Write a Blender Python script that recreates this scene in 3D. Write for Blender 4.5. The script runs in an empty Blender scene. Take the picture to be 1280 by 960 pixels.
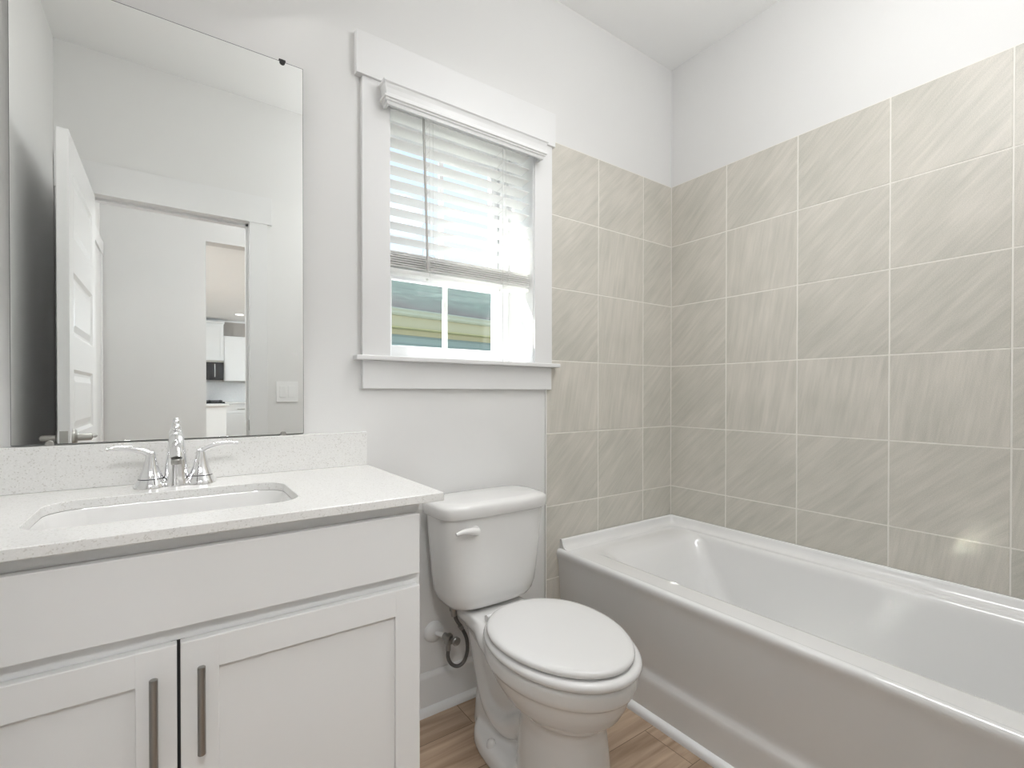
import bpy, bmesh, math, random
from math import sin, cos, pi, radians
from mathutils import Vector, Matrix, Euler
random.seed(4)

# ------------------------------------------------------------------ scene, camera, light
scene = bpy.context.scene
vs = scene.view_settings
vs.view_transform = 'Standard'; vs.look = 'None'; vs.gamma = 1; vs.use_curve_mapping = False
vs.exposure = 0.04

scene.cycles.blur_glossy = 0.0          # keep the sun's reflection off the glossy tub floor crisp
scene.cycles.sample_clamp_indirect = 0.0

CAM = (-2.0658, -1.5380, 1.1070)
cam_data = bpy.data.cameras.new('camera')
cam_data.sensor_width = 36.0
cam_data.lens = 603.27 / 1280 * 36.0
cam_data.shift_y = (496.2 - 480.0) / 1280.0
cam_data.clip_start = 0.005; cam_data.clip_end = 200
camera = bpy.data.objects.new('camera', cam_data)
camera.location = CAM
camera.rotation_euler = (radians(90 - 0.40), radians(-0.035), radians(-35.103))
scene.collection.objects.link(camera)
scene.camera = camera

world = bpy.data.worlds.new('sky'); scene.world = world; world.use_nodes = True
wn = world.node_tree.nodes; wl = world.node_tree.links
bg = wn['Background']
tc = wn.new('ShaderNodeTexCoord'); sp = wn.new('ShaderNodeSeparateXYZ'); rp = wn.new('ShaderNodeValToRGB')
wl.new(tc.outputs['Generated'], sp.inputs[0]); wl.new(sp.outputs['Z'], rp.inputs[0]); wl.new(rp.outputs[0], bg.inputs[0])
rp.color_ramp.elements[0].position = 0.0; rp.color_ramp.elements[0].color = (0.88, 0.90, 0.93, 1)
rp.color_ramp.elements[1].position = 0.9; rp.color_ramp.elements[1].color = (0.30, 0.52, 0.90, 1)
e = rp.color_ramp.elements.new(0.25); e.color = (0.62, 0.73, 0.88, 1)
bg.inputs[1].default_value = 1.7

def lamp(name, kind, loc, energy, color=(1, 1, 1), size=1.0, size_y=None, aim=None, spread=None):
    d = bpy.data.lights.new(name, kind); d.energy = energy; d.color = color
    if kind == 'AREA':
        d.size = size
        if size_y: d.shape = 'RECTANGLE'; d.size_y = size_y
        if spread: d.spread = spread
    o = bpy.data.objects.new(name, d); o.location = loc
    if aim is not None:
        o.rotation_euler = (Vector(aim) - Vector(loc)).to_track_quat('-Z', 'Y').to_euler()
    scene.collection.objects.link(o); return o

sun = lamp('sun', 'SUN', (-3, 4, 8), 23.0, (1.0, 0.97, 0.92)); sun.data.angle = radians(0.6)
sun.rotation_euler = Vector((1.00, -1.0, -1.67)).to_track_quat('-Z', 'Y').to_euler()
gl = lamp('bathroom_ceiling_light', 'POINT', (-0.80, -1.14, 2.30), 12.0, (0.985, 0.99, 1.0)); gl.data.shadow_soft_size = 0.15
lamp('bathroom_low_fill', 'AREA', (-1.05, -0.74, 2.735), 4.8, (0.985, 0.99, 1.0), 0.60, 0.55, (-1.05, -0.74, 0), spread=radians(115))  # added downward fill to lift the lower part of the room
lamp('vanity_wall_light', 'AREA', (-2.05, -0.10, 2.34), 2.9, (1, 0.985, 0.97), 0.60, 0.14, (-1.75, -1.5, 1.75))
lamp('hall_fill_panel', 'AREA', (-2.10, -2.52, 2.56), 6.8, (0.985, 0.99, 1.0), 0.50, 0.22, (-1.40, -0.6, 0.5), spread=radians(105))  # added one-sided panel, out of the mirror's view, filling the bathroom through the door
lamp('hall_lamp', 'POINT', (-0.2, -2.15, 2.25), 36.0, (0.985, 0.99, 1.0), 1).data.shadow_soft_size = 0.12
lamp('living_room_fill', 'POINT', (-4.2, -6.2, 1.9), 150.0, (0.86, 0.94, 1.0)).data.shadow_soft_size = 0.3  # unseen fill point standing in for daylight in the far room
lamp('living_room_fill', 'POINT', (2.3, -6.2, 1.9), 150.0, (0.86, 0.94, 1.0)).data.shadow_soft_size = 0.3  # second added fill point, hidden behind the hall wall
lamp('kitchen_fill', 'POINT', (0.9, -9.4, 2.2), 45.0, (0.90, 0.96, 1.0)).data.shadow_soft_size = 0.15  # added unseen point that brightens the kitchen end

# ------------------------------------------------------------------ materials
def new_mat(name):
    m = bpy.data.materials.new(name); m.use_nodes = True
    return m, m.node_tree.nodes, m.node_tree.links, m.node_tree.nodes['Principled BSDF']

def flat(name, col, rough=0.5, metal=0.0, noise=0.02, scale=8.0, bump=0.0, bscale=120.0, coat=0.0, ior=None):
    """procedural paint / porcelain / metal: base colour with a faint mottling"""
    m, n, l, b = new_mat(name)
    t = n.new('ShaderNodeTexCoord'); x = n.new('ShaderNodeTexNoise'); x.inputs['Scale'].default_value = scale
    x.inputs['Detail'].default_value = 3
    l.new(t.outputs['Object'], x.inputs['Vector'])
    r = n.new('ShaderNodeValToRGB')
    r.color_ramp.elements[0].color = (*[c * (1 - noise) for c in col], 1)
    r.color_ramp.elements[1].color = (*[min(1, c * (1 + noise)) for c in col], 1)
    l.new(x.outputs['Fac'], r.inputs[0]); l.new(r.outputs[0], b.inputs['Base Color'])
    b.inputs['Roughness'].default_value = rough; b.inputs['Metallic'].default_value = metal
    if coat: b.inputs['Coat Weight'].default_value = coat; b.inputs['Coat Roughness'].default_value = 0.055
    if ior: b.inputs['IOR'].default_value = ior
    if bump:
        y = n.new('ShaderNodeTexNoise'); y.inputs['Scale'].default_value = bscale
        l.new(t.outputs['Object'], y.inputs['Vector'])
        bp = n.new('ShaderNodeBump'); bp.inputs['Strength'].default_value = bump; bp.inputs['Distance'].default_value = 0.002
        l.new(y.outputs['Fac'], bp.inputs['Height']); l.new(bp.outputs[0], b.inputs['Normal'])
    return m

M = {}
M['wall'] = flat('wall_paint', (0.775, 0.772, 0.76), 0.65, noise=0.006, bump=0.06, bscale=260)
M['ceiling'] = flat('ceiling_paint', (0.88, 0.88, 0.87), 0.8, noise=0.006, bump=0.05, bscale=260)
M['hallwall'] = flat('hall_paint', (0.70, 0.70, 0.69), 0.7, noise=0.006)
M['trim'] = flat('trim_paint', (0.79, 0.79, 0.785), 0.32, noise=0.004)
M['cabinet'] = flat('cabinet_paint', (0.80, 0.80, 0.79), 0.38, noise=0.006)
M['cabdark'] = flat('cabinet_gap', (0.05, 0.05, 0.05), 0.8)
M['porcelain'] = flat('porcelain', (0.79, 0.785, 0.77), 0.10, noise=0.004, coat=0.4)
M['seat'] = flat('seat_plastic', (0.79, 0.785, 0.775), 0.16, noise=0.003)
M['acrylic'] = flat('acrylic', (0.83, 0.828, 0.82), 0.15, noise=0.004, coat=1.0)
M['chrome'] = flat('chrome', (0.86, 0.86, 0.87), 0.06, 1.0, noise=0.01)
M['nickel'] = flat('satin_nickel', (0.45, 0.44, 0.42), 0.34, 1.0, noise=0.03)
M['darknickel'] = flat('dark_nickel', (0.36, 0.352, 0.338), 0.30, 1.0, noise=0.04, scale=60)
M['black'] = flat('black_glass', (0.012, 0.012, 0.013), 0.12)
M['rubber'] = flat('dark_rubber', (0.03, 0.03, 0.03), 0.6)
M['braid'] = flat('braided_hose', (0.16, 0.155, 0.15), 0.45, 0.6, noise=0.5, scale=500, bump=0.5, bscale=900)
M['vinyl'] = flat('window_vinyl', (0.92, 0.925, 0.93), 0.35, noise=0.003)
M['plastic'] = flat('switch_plastic', (0.86, 0.86, 0.855), 0.3, noise=0.003)
M['grout'] = flat('grout', (0.84, 0.815, 0.76), 0.85, noise=0.03, scale=60)
M['wand'] = flat('blind_wand_plastic', (0.50, 0.49, 0.47), 0.25, noise=0.02)
M['cord'] = flat('blind_cord', (0.80, 0.80, 0.78), 0.7, noise=0.02)
M['gutter'] = flat('gutter_metal', (0.38, 0.365, 0.235), 0.5, noise=0.03)
M['gutterdark'] = flat('gutter_shade', (0.42, 0.40, 0.20), 0.6, noise=0.03)
M['houseband'] = flat('pale_green_fascia', (0.36, 0.385, 0.29), 0.6, noise=0.04)
M['caulk'] = flat('caulk', (0.78, 0.77, 0.74), 0.6)
M['upperwall'] = flat('taupe_paint', (0.40, 0.37, 0.34), 0.8)
M['graniteish'] = flat('pale_stone_splash', (0.66, 0.66, 0.66), 0.3, noise=0.08, scale=30)
M['ground'] = flat('ground_gravel', (0.34, 0.33, 0.31), 0.95, noise=0.2, scale=3)

# blind slats: white, letting a little light through
m, n, l, b = new_mat('blind_slat'); M['slat'] = m
b.inputs['Base Color'].default_value = (0.95, 0.945, 0.935, 1); b.inputs['Roughness'].default_value = 0.45
tr = n.new('ShaderNodeBsdfTranslucent'); tr.inputs[0].default_value = (0.95, 0.945, 0.93, 1)
mx = n.new('ShaderNodeMixShader'); mx.inputs[0].default_value = 0.50
gn = n.new('ShaderNodeTexNoise'); gt = n.new('ShaderNodeTexCoord'); gn.inputs['Scale'].default_value = 40
gb = n.new('ShaderNodeBump'); gb.inputs['Strength'].default_value = 0.03; gb.inputs['Distance'].default_value = 0.001
l.new(gt.outputs['Object'], gn.inputs['Vector']); l.new(gn.outputs['Fac'], gb.inputs['Height']); l.new(gb.outputs[0], b.inputs['Normal'])
l.new(b.outputs[0], mx.inputs[1]); l.new(tr.outputs[0], mx.inputs[2]); l.new(mx.outputs[0], n['Material Output'].inputs[0])

# window glass: clear, slightly green
m, n, l, b = new_mat('window_glass'); M['glass'] = m; n.remove(b)
t1 = n.new('ShaderNodeBsdfTransparent'); t1.inputs[0].default_value = (0.955, 0.985, 0.975, 1)
g1 = n.new('ShaderNodeBsdfGlossy'); g1.inputs['Roughness'].default_value = 0.01
lw = n.new('ShaderNodeLayerWeight'); lw.inputs['Blend'].default_value = 0.5
pw = n.new('ShaderNodeMath'); pw.operation = 'POWER'; pw.inputs[1].default_value = 5; l.new(lw.outputs['Facing'], pw.inputs[0])
fr = n.new('ShaderNodeMath'); fr.operation = 'MULTIPLY_ADD'; fr.inputs[1].default_value = 0.9; fr.inputs[2].default_value = 0.03; l.new(pw.outputs[0], fr.inputs[0])
mx = n.new('ShaderNodeMixShader'); l.new(fr.outputs[0], mx.inputs[0]); l.new(t1.outputs[0], mx.inputs[1]); l.new(g1.outputs[0], mx.inputs[2])
l.new(mx.outputs[0], n['Material Output'].inputs[0])

# mirror silvering
m, n, l, b = new_mat('mirror_silver'); M['mirror'] = m
b.inputs['Base Color'].default_value = (0.97, 0.985, 0.975, 1); b.inputs['Metallic'].default_value = 1; b.inputs['Roughness'].default_value = 0.0
M['mirroredge'] = flat('mirror_edge', (0.16, 0.17, 0.165), 0.3, 0.2)

# quartz: off white with grey specks
def quartz(name, base):
    m, n, l, b = new_mat(name)
    t = n.new('ShaderNodeTexCoord')
    v = n.new('ShaderNodeTexVoronoi'); v.inputs['Scale'].default_value = 420
    l.new(t.outputs['Object'], v.inputs['Vector'])
    sx = n.new('ShaderNodeSeparateColor'); l.new(v.outputs['Color'], sx.inputs[0])
    r = n.new('ShaderNodeValToRGB'); r.color_ramp.interpolation = 'CONSTANT'
    r.color_ramp.elements[0].position = 0; r.color_ramp.elements[0].color = (base[0] * .84, base[1] * .83, base[2] * .81, 1)
    r.color_ramp.elements[1].position = 0.07; r.color_ramp.elements[1].color = (*base, 1)
    q = r.color_ramp.elements.new(0.55); q.color = (base[0] * .975, base[1] * .975, base[2] * .97, 1)
    q = r.color_ramp.elements.new(0.8); q.color = (base[0] * 1.03, base[1] * 1.03, base[2] * 1.03, 1)
    l.new(sx.outputs[0], r.inputs[0]); l.new(r.outputs[0], b.inputs['Base Color'])
    b.inputs['Roughness'].default_value = 0.22
    return m
M['quartz'] = quartz('quartz', (0.80, 0.795, 0.775))

# wall tile: sand coloured stone with fine streaks whose direction changes from tile to tile
def tile_mat(name, axis):
    m, n, l, b = new_mat(name)
    t = n.new('ShaderNodeTexCoord'); geo = n.new('ShaderNodeNewGeometry')
    sep = n.new('ShaderNodeSeparateXYZ'); l.new(t.outputs['Object'], sep.inputs[0])
    cmb = n.new('ShaderNodeCombineXYZ')
    l.new(sep.outputs['X' if axis == 'x' else 'Y'], cmb.inputs[0]); l.new(sep.outputs['Z'], cmb.inputs[1])
    sc = n.new('ShaderNodeMath'); sc.operation = 'MULTIPLY'; sc.inputs[1].default_value = 37.0
    l.new(geo.outputs['Random Per Island'], sc.inputs[0]); l.new(sc.outputs[0], cmb.inputs[2])
    gt = n.new('ShaderNodeMath'); gt.operation = 'GREATER_THAN'; gt.inputs[1].default_value = 0.58
    l.new(geo.outputs['Random Per Island'], gt.inputs[0])
    ang = n.new('ShaderNodeMapRange'); l.new(gt.outputs[0], ang.inputs[0])
    sgn = 1 if axis == 'x' else -1
    ang.inputs['To Min'].default_value = sgn * 0.80; ang.inputs['To Max'].default_value = sgn * 0.16
    rot = n.new('ShaderNodeVectorRotate'); rot.rotation_type = 'Z_AXIS'
    l.new(cmb.outputs[0], rot.inputs['Vector']); l.new(ang.outputs[0], rot.inputs['Angle'])
    mp = n.new('ShaderNodeMapping'); mp.inputs['Scale'].default_value = (46, 4.5, 1); l.new(rot.outputs[0], mp.inputs[0])
    n1 = n.new('ShaderNodeTexNoise'); n1.inputs['Scale'].default_value = 1.0; n1.inputs['Detail'].default_value = 5; n1.inputs['Distortion'].default_value = 0.35
    l.new(mp.outputs[0], n1.inputs['Vector'])
    mpb = n.new('ShaderNodeMapping'); mpb.inputs['Scale'].default_value = (120, 8.0, 1); l.new(rot.outputs[0], mpb.inputs[0])
    n1b = n.new('ShaderNodeTexNoise'); n1b.inputs['Scale'].default_value = 1.0; n1b.inputs['Detail'].default_value = 3
    l.new(mpb.outputs[0], n1b.inputs['Vector'])
    n2 = n.new('ShaderNodeTexNoise'); n2.inputs['Scale'].default_value = 420; n2.inputs['Detail'].default_value = 2
    l.new(t.outputs['Object'], n2.inputs['Vector'])
    n3 = n.new('ShaderNodeTexNoise'); n3.inputs['Scale'].default_value = 5; l.new(cmb.outputs[0], n3.inputs['Vector'])
    def mad(src, k, add):
        q = n.new('ShaderNodeMath'); q.operation = 'MULTIPLY_ADD'; q.inputs[1].default_value = k
        l.new(src, q.inputs[0])
        if isinstance(add, float): q.inputs[2].default_value = add
        else: l.new(add, q.inputs[2])
        return q.outputs[0]
    s = mad(n1.outputs['Fac'], 0.42, -0.245)
    s = mad(n1b.outputs['Fac'], 0.30, s)
    s = mad(n2.outputs['Fac'], 0.62, s)
    s = mad(n3.outputs['Fac'], 0.30, s)
    s = mad(geo.outputs['Random Per Island'], 0.10, s)
    r = n.new('ShaderNodeValToRGB'); l.new(s, r.inputs[0])
    r.color_ramp.elements[0].position = 0.20; r.color_ramp.elements[0].color = (0.40, 0.405, 0.352, 1)
    r.color_ramp.elements[1].position = 0.82; r.color_ramp.elements[1].color = (0.71, 0.67, 0.605, 1)
    l.new(r.outputs[0], b.inputs['Base Color'])
    b.inputs['Roughness'].default_value = 0.42
    bp = n.new('ShaderNodeBump'); bp.inputs['Strength'].default_value = 0.12; bp.inputs['Distance'].default_value = 0.001
    l.new(s, bp.inputs['Height']); l.new(bp.outputs[0], b.inputs['Normal'])
    return m
M['tile_x'] = tile_mat('stone_tile_back', 'x'); M['tile_y'] = tile_mat('stone_tile_right', 'y')

# wood plank floor, boards running along x
def wood(name):
    m, n, l, b = new_mat(name)
    t = n.new('ShaderNodeTexCoord')
    br = n.new('ShaderNodeTexBrick'); br.offset = 0.37; br.inputs['Scale'].default_value = 1.0
    br.inputs['Brick Width'].default_value = 1.2; br.inputs['Row Height'].default_value = 0.178
    br.inputs['Mortar Size'].default_value = 0.0012; br.inputs['Mortar Smooth'].default_value = 0.2
    br.inputs['Color1'].default_value = (0.0, 0, 0, 1); br.inputs['Color2'].default_value = (1, 1, 1, 1); br.inputs['Mortar'].default_value = (0.5, 0.5, 0.5, 1)
    l.new(t.outputs['Object'], br.inputs['Vector'])
    mp = n.new('ShaderNodeMapping'); mp.inputs['Scale'].default_value = (2.2, 30, 1); l.new(t.outputs['Object'], mp.inputs[0])
    ad = n.new('ShaderNodeVectorMath'); ad.operation = 'ADD'; l.new(mp.outputs[0], ad.inputs[0])
    ml = n.new('ShaderNodeVectorMath'); ml.operation = 'SCALE'; ml.inputs['Scale'].default_value = 13; l.new(br.outputs['Color'], ml.inputs[0]); l.new(ml.outputs[0], ad.inputs[1])
    n1 = n.new('ShaderNodeTexNoise'); n1.inputs['Scale'].default_value = 1; n1.inputs['Detail'].default_value = 6; n1.inputs['Distortion'].default_value = 0.6
    l.new(ad.outputs[0], n1.inputs['Vector'])
    r = n.new('ShaderNodeValToRGB'); l.new(n1.outputs['Fac'], r.inputs[0])
    r.color_ramp.elements[0].position = 0.30; r.color_ramp.elements[0].color = (0.30, 0.205, 0.135, 1)
    r.color_ramp.elements[1].position = 0.70; r.color_ramp.elements[1].color = (0.58, 0.435, 0.315, 1)
    mr = n.new('ShaderNodeMix'); mr.data_type = 'RGBA'; mr.blend_type = 'MULTIPLY'
    l.new(r.outputs[0], mr.inputs['A'])
    rr = n.new('ShaderNodeValToRGB'); rr.color_ramp.elements[0].color = (0.86, 0.86, 0.86, 1); rr.color_ramp.elements[1].color = (1.05, 1.05, 1.05, 1)
    l.new(br.outputs['Color'], rr.inputs[0]); l.new(rr.outputs[0], mr.inputs['B']); mr.inputs['Factor'].default_value = 1
    dk = n.new('ShaderNodeMix'); dk.data_type = 'RGBA'; l.new(br.outputs['Fac'], dk.inputs['Factor'])
    l.new(mr.outputs['Result'], dk.inputs['A']); dk.inputs['B'].default_value = (0.14, 0.09, 0.055, 1)
    l.new(dk.outputs['Result'], b.inputs['Base Color'])
    b.inputs['Roughness'].default_value = 0.36
    bp = n.new('ShaderNodeBump'); bp.inputs['Strength'].default_value = 0.1; bp.inputs['Distance'].default_value = 0.001
    l.new(n1.outputs['Fac'], bp.inputs['Height']); l.new(bp.outputs[0], b.inputs['Normal'])
    return m
M['wood'] = wood('wood_plank')

# neighbour's roof and siding
def rows(name, pitch, c1, c2, axis='Z', patch=None, noise_sc=1.2):
    m, n, l, b = new_mat(name)
    t = n.new('ShaderNodeTexCoord'); s = n.new('ShaderNodeSeparateXYZ'); l.new(t.outputs['Object'], s.inputs[0])
    q = n.new('ShaderNodeMath'); q.operation = 'DIVIDE'; q.inputs[1].default_value = pitch; l.new(s.outputs[axis], q.inputs[0])
    f = n.new('ShaderNodeMath'); f.operation = 'FRACT'; l.new(q.outputs[0], f.inputs[0])
    r = n.new('ShaderNodeValToRGB'); l.new(f.outputs[0], r.inputs[0])
    r.color_ramp.elements[0].position = 0.0; r.color_ramp.elements[0].color = (*c1, 1)
    r.color_ramp.elements[1].position = 0.35; r.color_ramp.elements[1].color = (*c2, 1)
    x = n.new('ShaderNodeTexNoise'); x.inputs['Scale'].default_value = noise_sc; x.inputs['Detail'].default_value = 4; l.new(t.outputs['Object'], x.inputs['Vector'])
    mx = n.new('ShaderNodeMix'); mx.data_type = 'RGBA'; mx.blend_type = 'MULTIPLY'
    rr = n.new('ShaderNodeValToRGB'); l.new(x.outputs['Fac'], rr.inputs[0])
    if patch:
        rr.color_ramp.elements[0].position = 0.44; rr.color_ramp.elements[0].color = (*patch, 1)
        rr.color_ramp.elements[1].position = 0.52; rr.color_ramp.elements[1].color = (1, 1, 1, 1)
    else:
        rr.color_ramp.elements[0].color = (.85, .85, .85, 1); rr.color_ramp.elements[1].color = (1.05, 1.05, 1.05, 1)
    l.new(r.outputs[0], mx.inputs['A']); l.new(rr.outputs[0], mx.inputs['B']); mx.inputs['Factor'].default_value = 1
    l.new(mx.outputs['Result'], b.inputs['Base Color']); b.inputs['Roughness'].default_value = 0.8
    return m
m, n, l, b = new_mat('roof_shingle'); M['shingle'] = m      # courses of shingles, grey-brown at the eave, reflected teal sheen painted in above
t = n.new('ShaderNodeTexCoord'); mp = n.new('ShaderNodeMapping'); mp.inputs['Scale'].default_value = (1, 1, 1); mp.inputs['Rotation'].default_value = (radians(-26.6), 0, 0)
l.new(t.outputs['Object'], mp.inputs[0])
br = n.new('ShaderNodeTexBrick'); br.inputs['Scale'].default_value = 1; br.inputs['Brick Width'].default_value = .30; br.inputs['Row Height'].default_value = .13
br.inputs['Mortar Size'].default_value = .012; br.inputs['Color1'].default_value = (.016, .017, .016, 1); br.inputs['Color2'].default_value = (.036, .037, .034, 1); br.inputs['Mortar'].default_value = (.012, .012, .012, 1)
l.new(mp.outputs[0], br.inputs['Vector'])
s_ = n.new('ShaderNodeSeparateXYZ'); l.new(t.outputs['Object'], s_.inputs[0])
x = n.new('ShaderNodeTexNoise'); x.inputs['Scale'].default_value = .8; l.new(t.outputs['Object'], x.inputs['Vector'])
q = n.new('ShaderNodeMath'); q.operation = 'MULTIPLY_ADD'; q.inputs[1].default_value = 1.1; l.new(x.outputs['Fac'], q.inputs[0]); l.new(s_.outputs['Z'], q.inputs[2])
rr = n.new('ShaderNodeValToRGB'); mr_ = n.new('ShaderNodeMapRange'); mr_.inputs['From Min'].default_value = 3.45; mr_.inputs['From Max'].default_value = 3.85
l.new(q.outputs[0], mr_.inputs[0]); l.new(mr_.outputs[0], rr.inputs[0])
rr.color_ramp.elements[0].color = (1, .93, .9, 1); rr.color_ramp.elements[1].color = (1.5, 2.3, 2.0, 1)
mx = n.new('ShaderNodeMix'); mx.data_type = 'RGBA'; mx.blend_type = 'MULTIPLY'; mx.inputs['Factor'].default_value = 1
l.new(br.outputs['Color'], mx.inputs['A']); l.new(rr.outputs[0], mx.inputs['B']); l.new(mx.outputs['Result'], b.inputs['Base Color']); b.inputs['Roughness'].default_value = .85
M['siding'] = rows('teal_lap_siding', 0.15, (0.17, 0.23, 0.225), (0.25, 0.33, 0.32), 'Z')
M['paleteal'] = flat('pale_teal_paint', (0.52, 0.72, 0.66), 0.6)

# recessed lamp lens
m, n, l, b = new_mat('lamp_lens'); M['lens'] = m
b.inputs['Emission Color'].default_value = (1, 0.97, 0.92, 1); b.inputs['Emission Strength'].default_value = 6
nn = n.new('ShaderNodeTexNoise'); nn.inputs['Scale'].default_value = 30; l.new(nn.outputs['Fac'], b.inputs['Roughness'])

# ------------------------------------------------------------------ mesh helpers
COL = scene.collection
ROOT = {}
def bm_new(): return bmesh.new()

def box(bm, x0, x1, y0, y1, z0, z1, bev=0.0, seg=2):
    b2 = bmesh.new(); bmesh.ops.create_cube(b2, size=1)
    for v in b2.verts:
        v.co = Vector(((x0 + x1) / 2 + v.co.x * (x1 - x0), (y0 + y1) / 2 + v.co.y * (y1 - y0), (z0 + z1) / 2 + v.co.z * (z1 - z0)))
    if bev: bmesh.ops.bevel(b2, geom=b2.edges[:] , offset=bev, segments=seg, profile=0.5, affect='EDGES')
    me = bpy.data.meshes.new('t'); b2.to_mesh(me); b2.free(); bm.from_mesh(me); bpy.data.meshes.remove(me)

def loft(bm, loops, cap0=True, cap1=True, closed=True):
    rings = [[bm.verts.new(p) for p in lp] for lp in loops]
    for a, b in zip(rings, rings[1:]):
        k = len(a); rng = range(k) if closed else range(k - 1)
        for i in rng:
            j = (i + 1) % k
            try: bm.faces.new((a[i], a[j], b[j], b[i]))
            except ValueError: pass
    if cap0: bm.faces.new(list(reversed(rings[0])))
    if cap1: bm.faces.new(rings[-1])
    return rings

def rrect(x0, x1, y0, y1, r, z, seg=6):
    pts = []
    for cx, cy, a0 in ((x1 - r, y1 - r, 0), (x0 + r, y1 - r, 90), (x0 + r, y0 + r, 180), (x1 - r, y0 + r, 270)):
        for i in range(seg + 1):
            a = radians(a0 + 90 * i / seg); pts.append((cx + r * cos(a), cy + r * sin(a), z))
    return pts

def sellipse(xc, a, yf, yb, z, nexp=2.0, N=48, egg=0.0):
    yc = (yf + yb) / 2; b = (yb - yf) / 2; pts = []
    for i in range(N):
        t = 2 * pi * i / N; c, s = cos(t), sin(t)
        x = a * math.copysign(abs(c) ** (2 / nexp), c) * (1 + egg * s)
        pts.append((xc + x, yc + b * math.copysign(abs(s) ** (2 / nexp), s), z))
    return pts

def lathe(bm, prof, c, N=32, axis='z'):
    """prof: list of (radius, height) around axis through c"""
    loops = []
    for r, h in prof:
        lp = []
        for i in range(N):
            t = 2 * pi * i / N
            if axis == 'z': lp.append((c[0] + r * cos(t), c[1] + r * sin(t), c[2] + h))
            elif axis == 'y': lp.append((c[0] + r * cos(t), c[1] - h, c[2] + r * sin(t)))
            else: lp.append((c[0] + h, c[1] + r * cos(t), c[2] + r * sin(t)))
        loops.append(lp)
    loft(bm, loops)

def catmull(pts, k=8):
    P = [Vector(p) for p in pts]; P = [P[0] * 2 - P[1]] + P + [P[-1] * 2 - P[-2]]; out = []
    for i in range(1, len(P) - 2):
        for j in range(k):
            t = j / k; p0, p1, p2, p3 = P[i - 1:i + 3]
            out.append(0.5 * ((2 * p1) + (-p0 + p2) * t + (2 * p0 - 5 * p1 + 4 * p2 - p3) * t * t + (-p0 + 3 * p1 - 3 * p2 + p3) * t ** 3))
    out.append(P[-2]); return out

def tube(bm, pts, r, N=14, smooth=0, sx=1.0, up=Vector((0, 0, 1))):
    P = catmull(pts, smooth) if smooth else [Vector(p) for p in pts]
    k = len(P); rs = r if isinstance(r, (list, tuple)) else [r, r]
    loops = []; nrm = None
    for i, p in enumerate(P):
        d = (P[min(i + 1, k - 1)] - P[max(i - 1, 0)]).normalized()
        if nrm is None:
            nrm = up.cross(d)
            if nrm.length < 1e-3: nrm = Vector((1, 0, 0)).cross(d)
            nrm.normalize()
        nrm = (nrm - d * nrm.dot(d)).normalized(); bn = d.cross(nrm)
        f = i / (k - 1) * (len(rs) - 1); a = min(int(f), len(rs) - 2); rr = rs[a] + (rs[a + 1] - rs[a]) * (f - a)
        loops.append([p + nrm * cos(2 * pi * q / N) * rr * sx + bn * sin(2 * pi * q / N) * rr for q in range(N)])
    loft(bm, loops)

def extr(bm, prof, a0, a1, axis='x', close=True):
    """extrude a 2-D profile along an axis: axis x -> prof=(y,z); axis y -> prof=(x,z); axis z -> (x,y)"""
    def mk(p, a): return (a, p[0], p[1]) if axis == 'x' else ((p[0], a, p[1]) if axis == 'y' else (p[0], p[1], a))
    loft(bm, [[mk(p, a0) for p in prof], [mk(p, a1) for p in prof]], close, close, close)

def smooth_mesh(me, angle):
    for p in me.polygons: p.use_smooth = True
    try: me.set_sharp_from_angle(angle=radians(angle))
    except Exception: pass

def root_of(o):
    while o.parent: o = o.parent
    return o

def obj(name, bm, mat, parent=None, sm=None, base=None, label=None, recalc=True, mods=None):
    if recalc: bmesh.ops.recalc_face_normals(bm, faces=bm.faces)
    me = bpy.data.meshes.new(name)
    if parent is not None: off = Vector(ROOT[root_of(parent).name])
    else:
        if base is None:
            xs = [v.co for v in bm.verts]
            base = ((min(v.x for v in xs) + max(v.x for v in xs)) / 2, (min(v.y for v in xs) + max(v.y for v in xs)) / 2, min(v.z for v in xs))
        off = Vector(base)
    bmesh.ops.translate(bm, verts=bm.verts, vec=-off)
    bm.to_mesh(me); bm.free()
    if sm: smooth_mesh(me, sm)
    me.materials.append(mat)
    o = bpy.data.objects.new(name, me); COL.objects.link(o)
    if parent is not None: o.parent = parent
    else: o.location = off; ROOT[o.name] = tuple(off)
    if label: o['label'] = label
    if mods: mods(o)
    return o

def tag(o, label, cat, group=None, kind=None):
    o['label'] = label; o['category'] = cat
    if group: o['group'] = group
    if kind: o['kind'] = kind
    return o

def thing(name, loc, label, cat, group=None, kind=None):
    o = bpy.data.objects.new(name, None); o.location = loc; COL.objects.link(o); ROOT[o.name] = tuple(loc)
    o.empty_display_size = 0.05
    return tag(o, label, cat, group, kind)

def B(*a, **k):
    bm = bm_new(); box(bm, *a, **k); return bm

def struct(name, bm, mat, label, cat='wall', sm=None):
    o = obj(name, bm, mat, sm=sm); tag(o, label, cat, kind='structure'); return o

# ------------------------------------------------------------------ room shell
W = 0.006            # plasterboard plane behind the 6 mm of tile
FY = -1.507          # inner face of the wall with the door
LX = -2.51           # left wall
H = 2.742
OX0, OX1, OZ0, OZ1 = -1.482, -0.882, 1.229, 2.114      # window opening
DX0, DX1, DZ = -2.42, -1.712, 2.060                    # door opening

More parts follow.
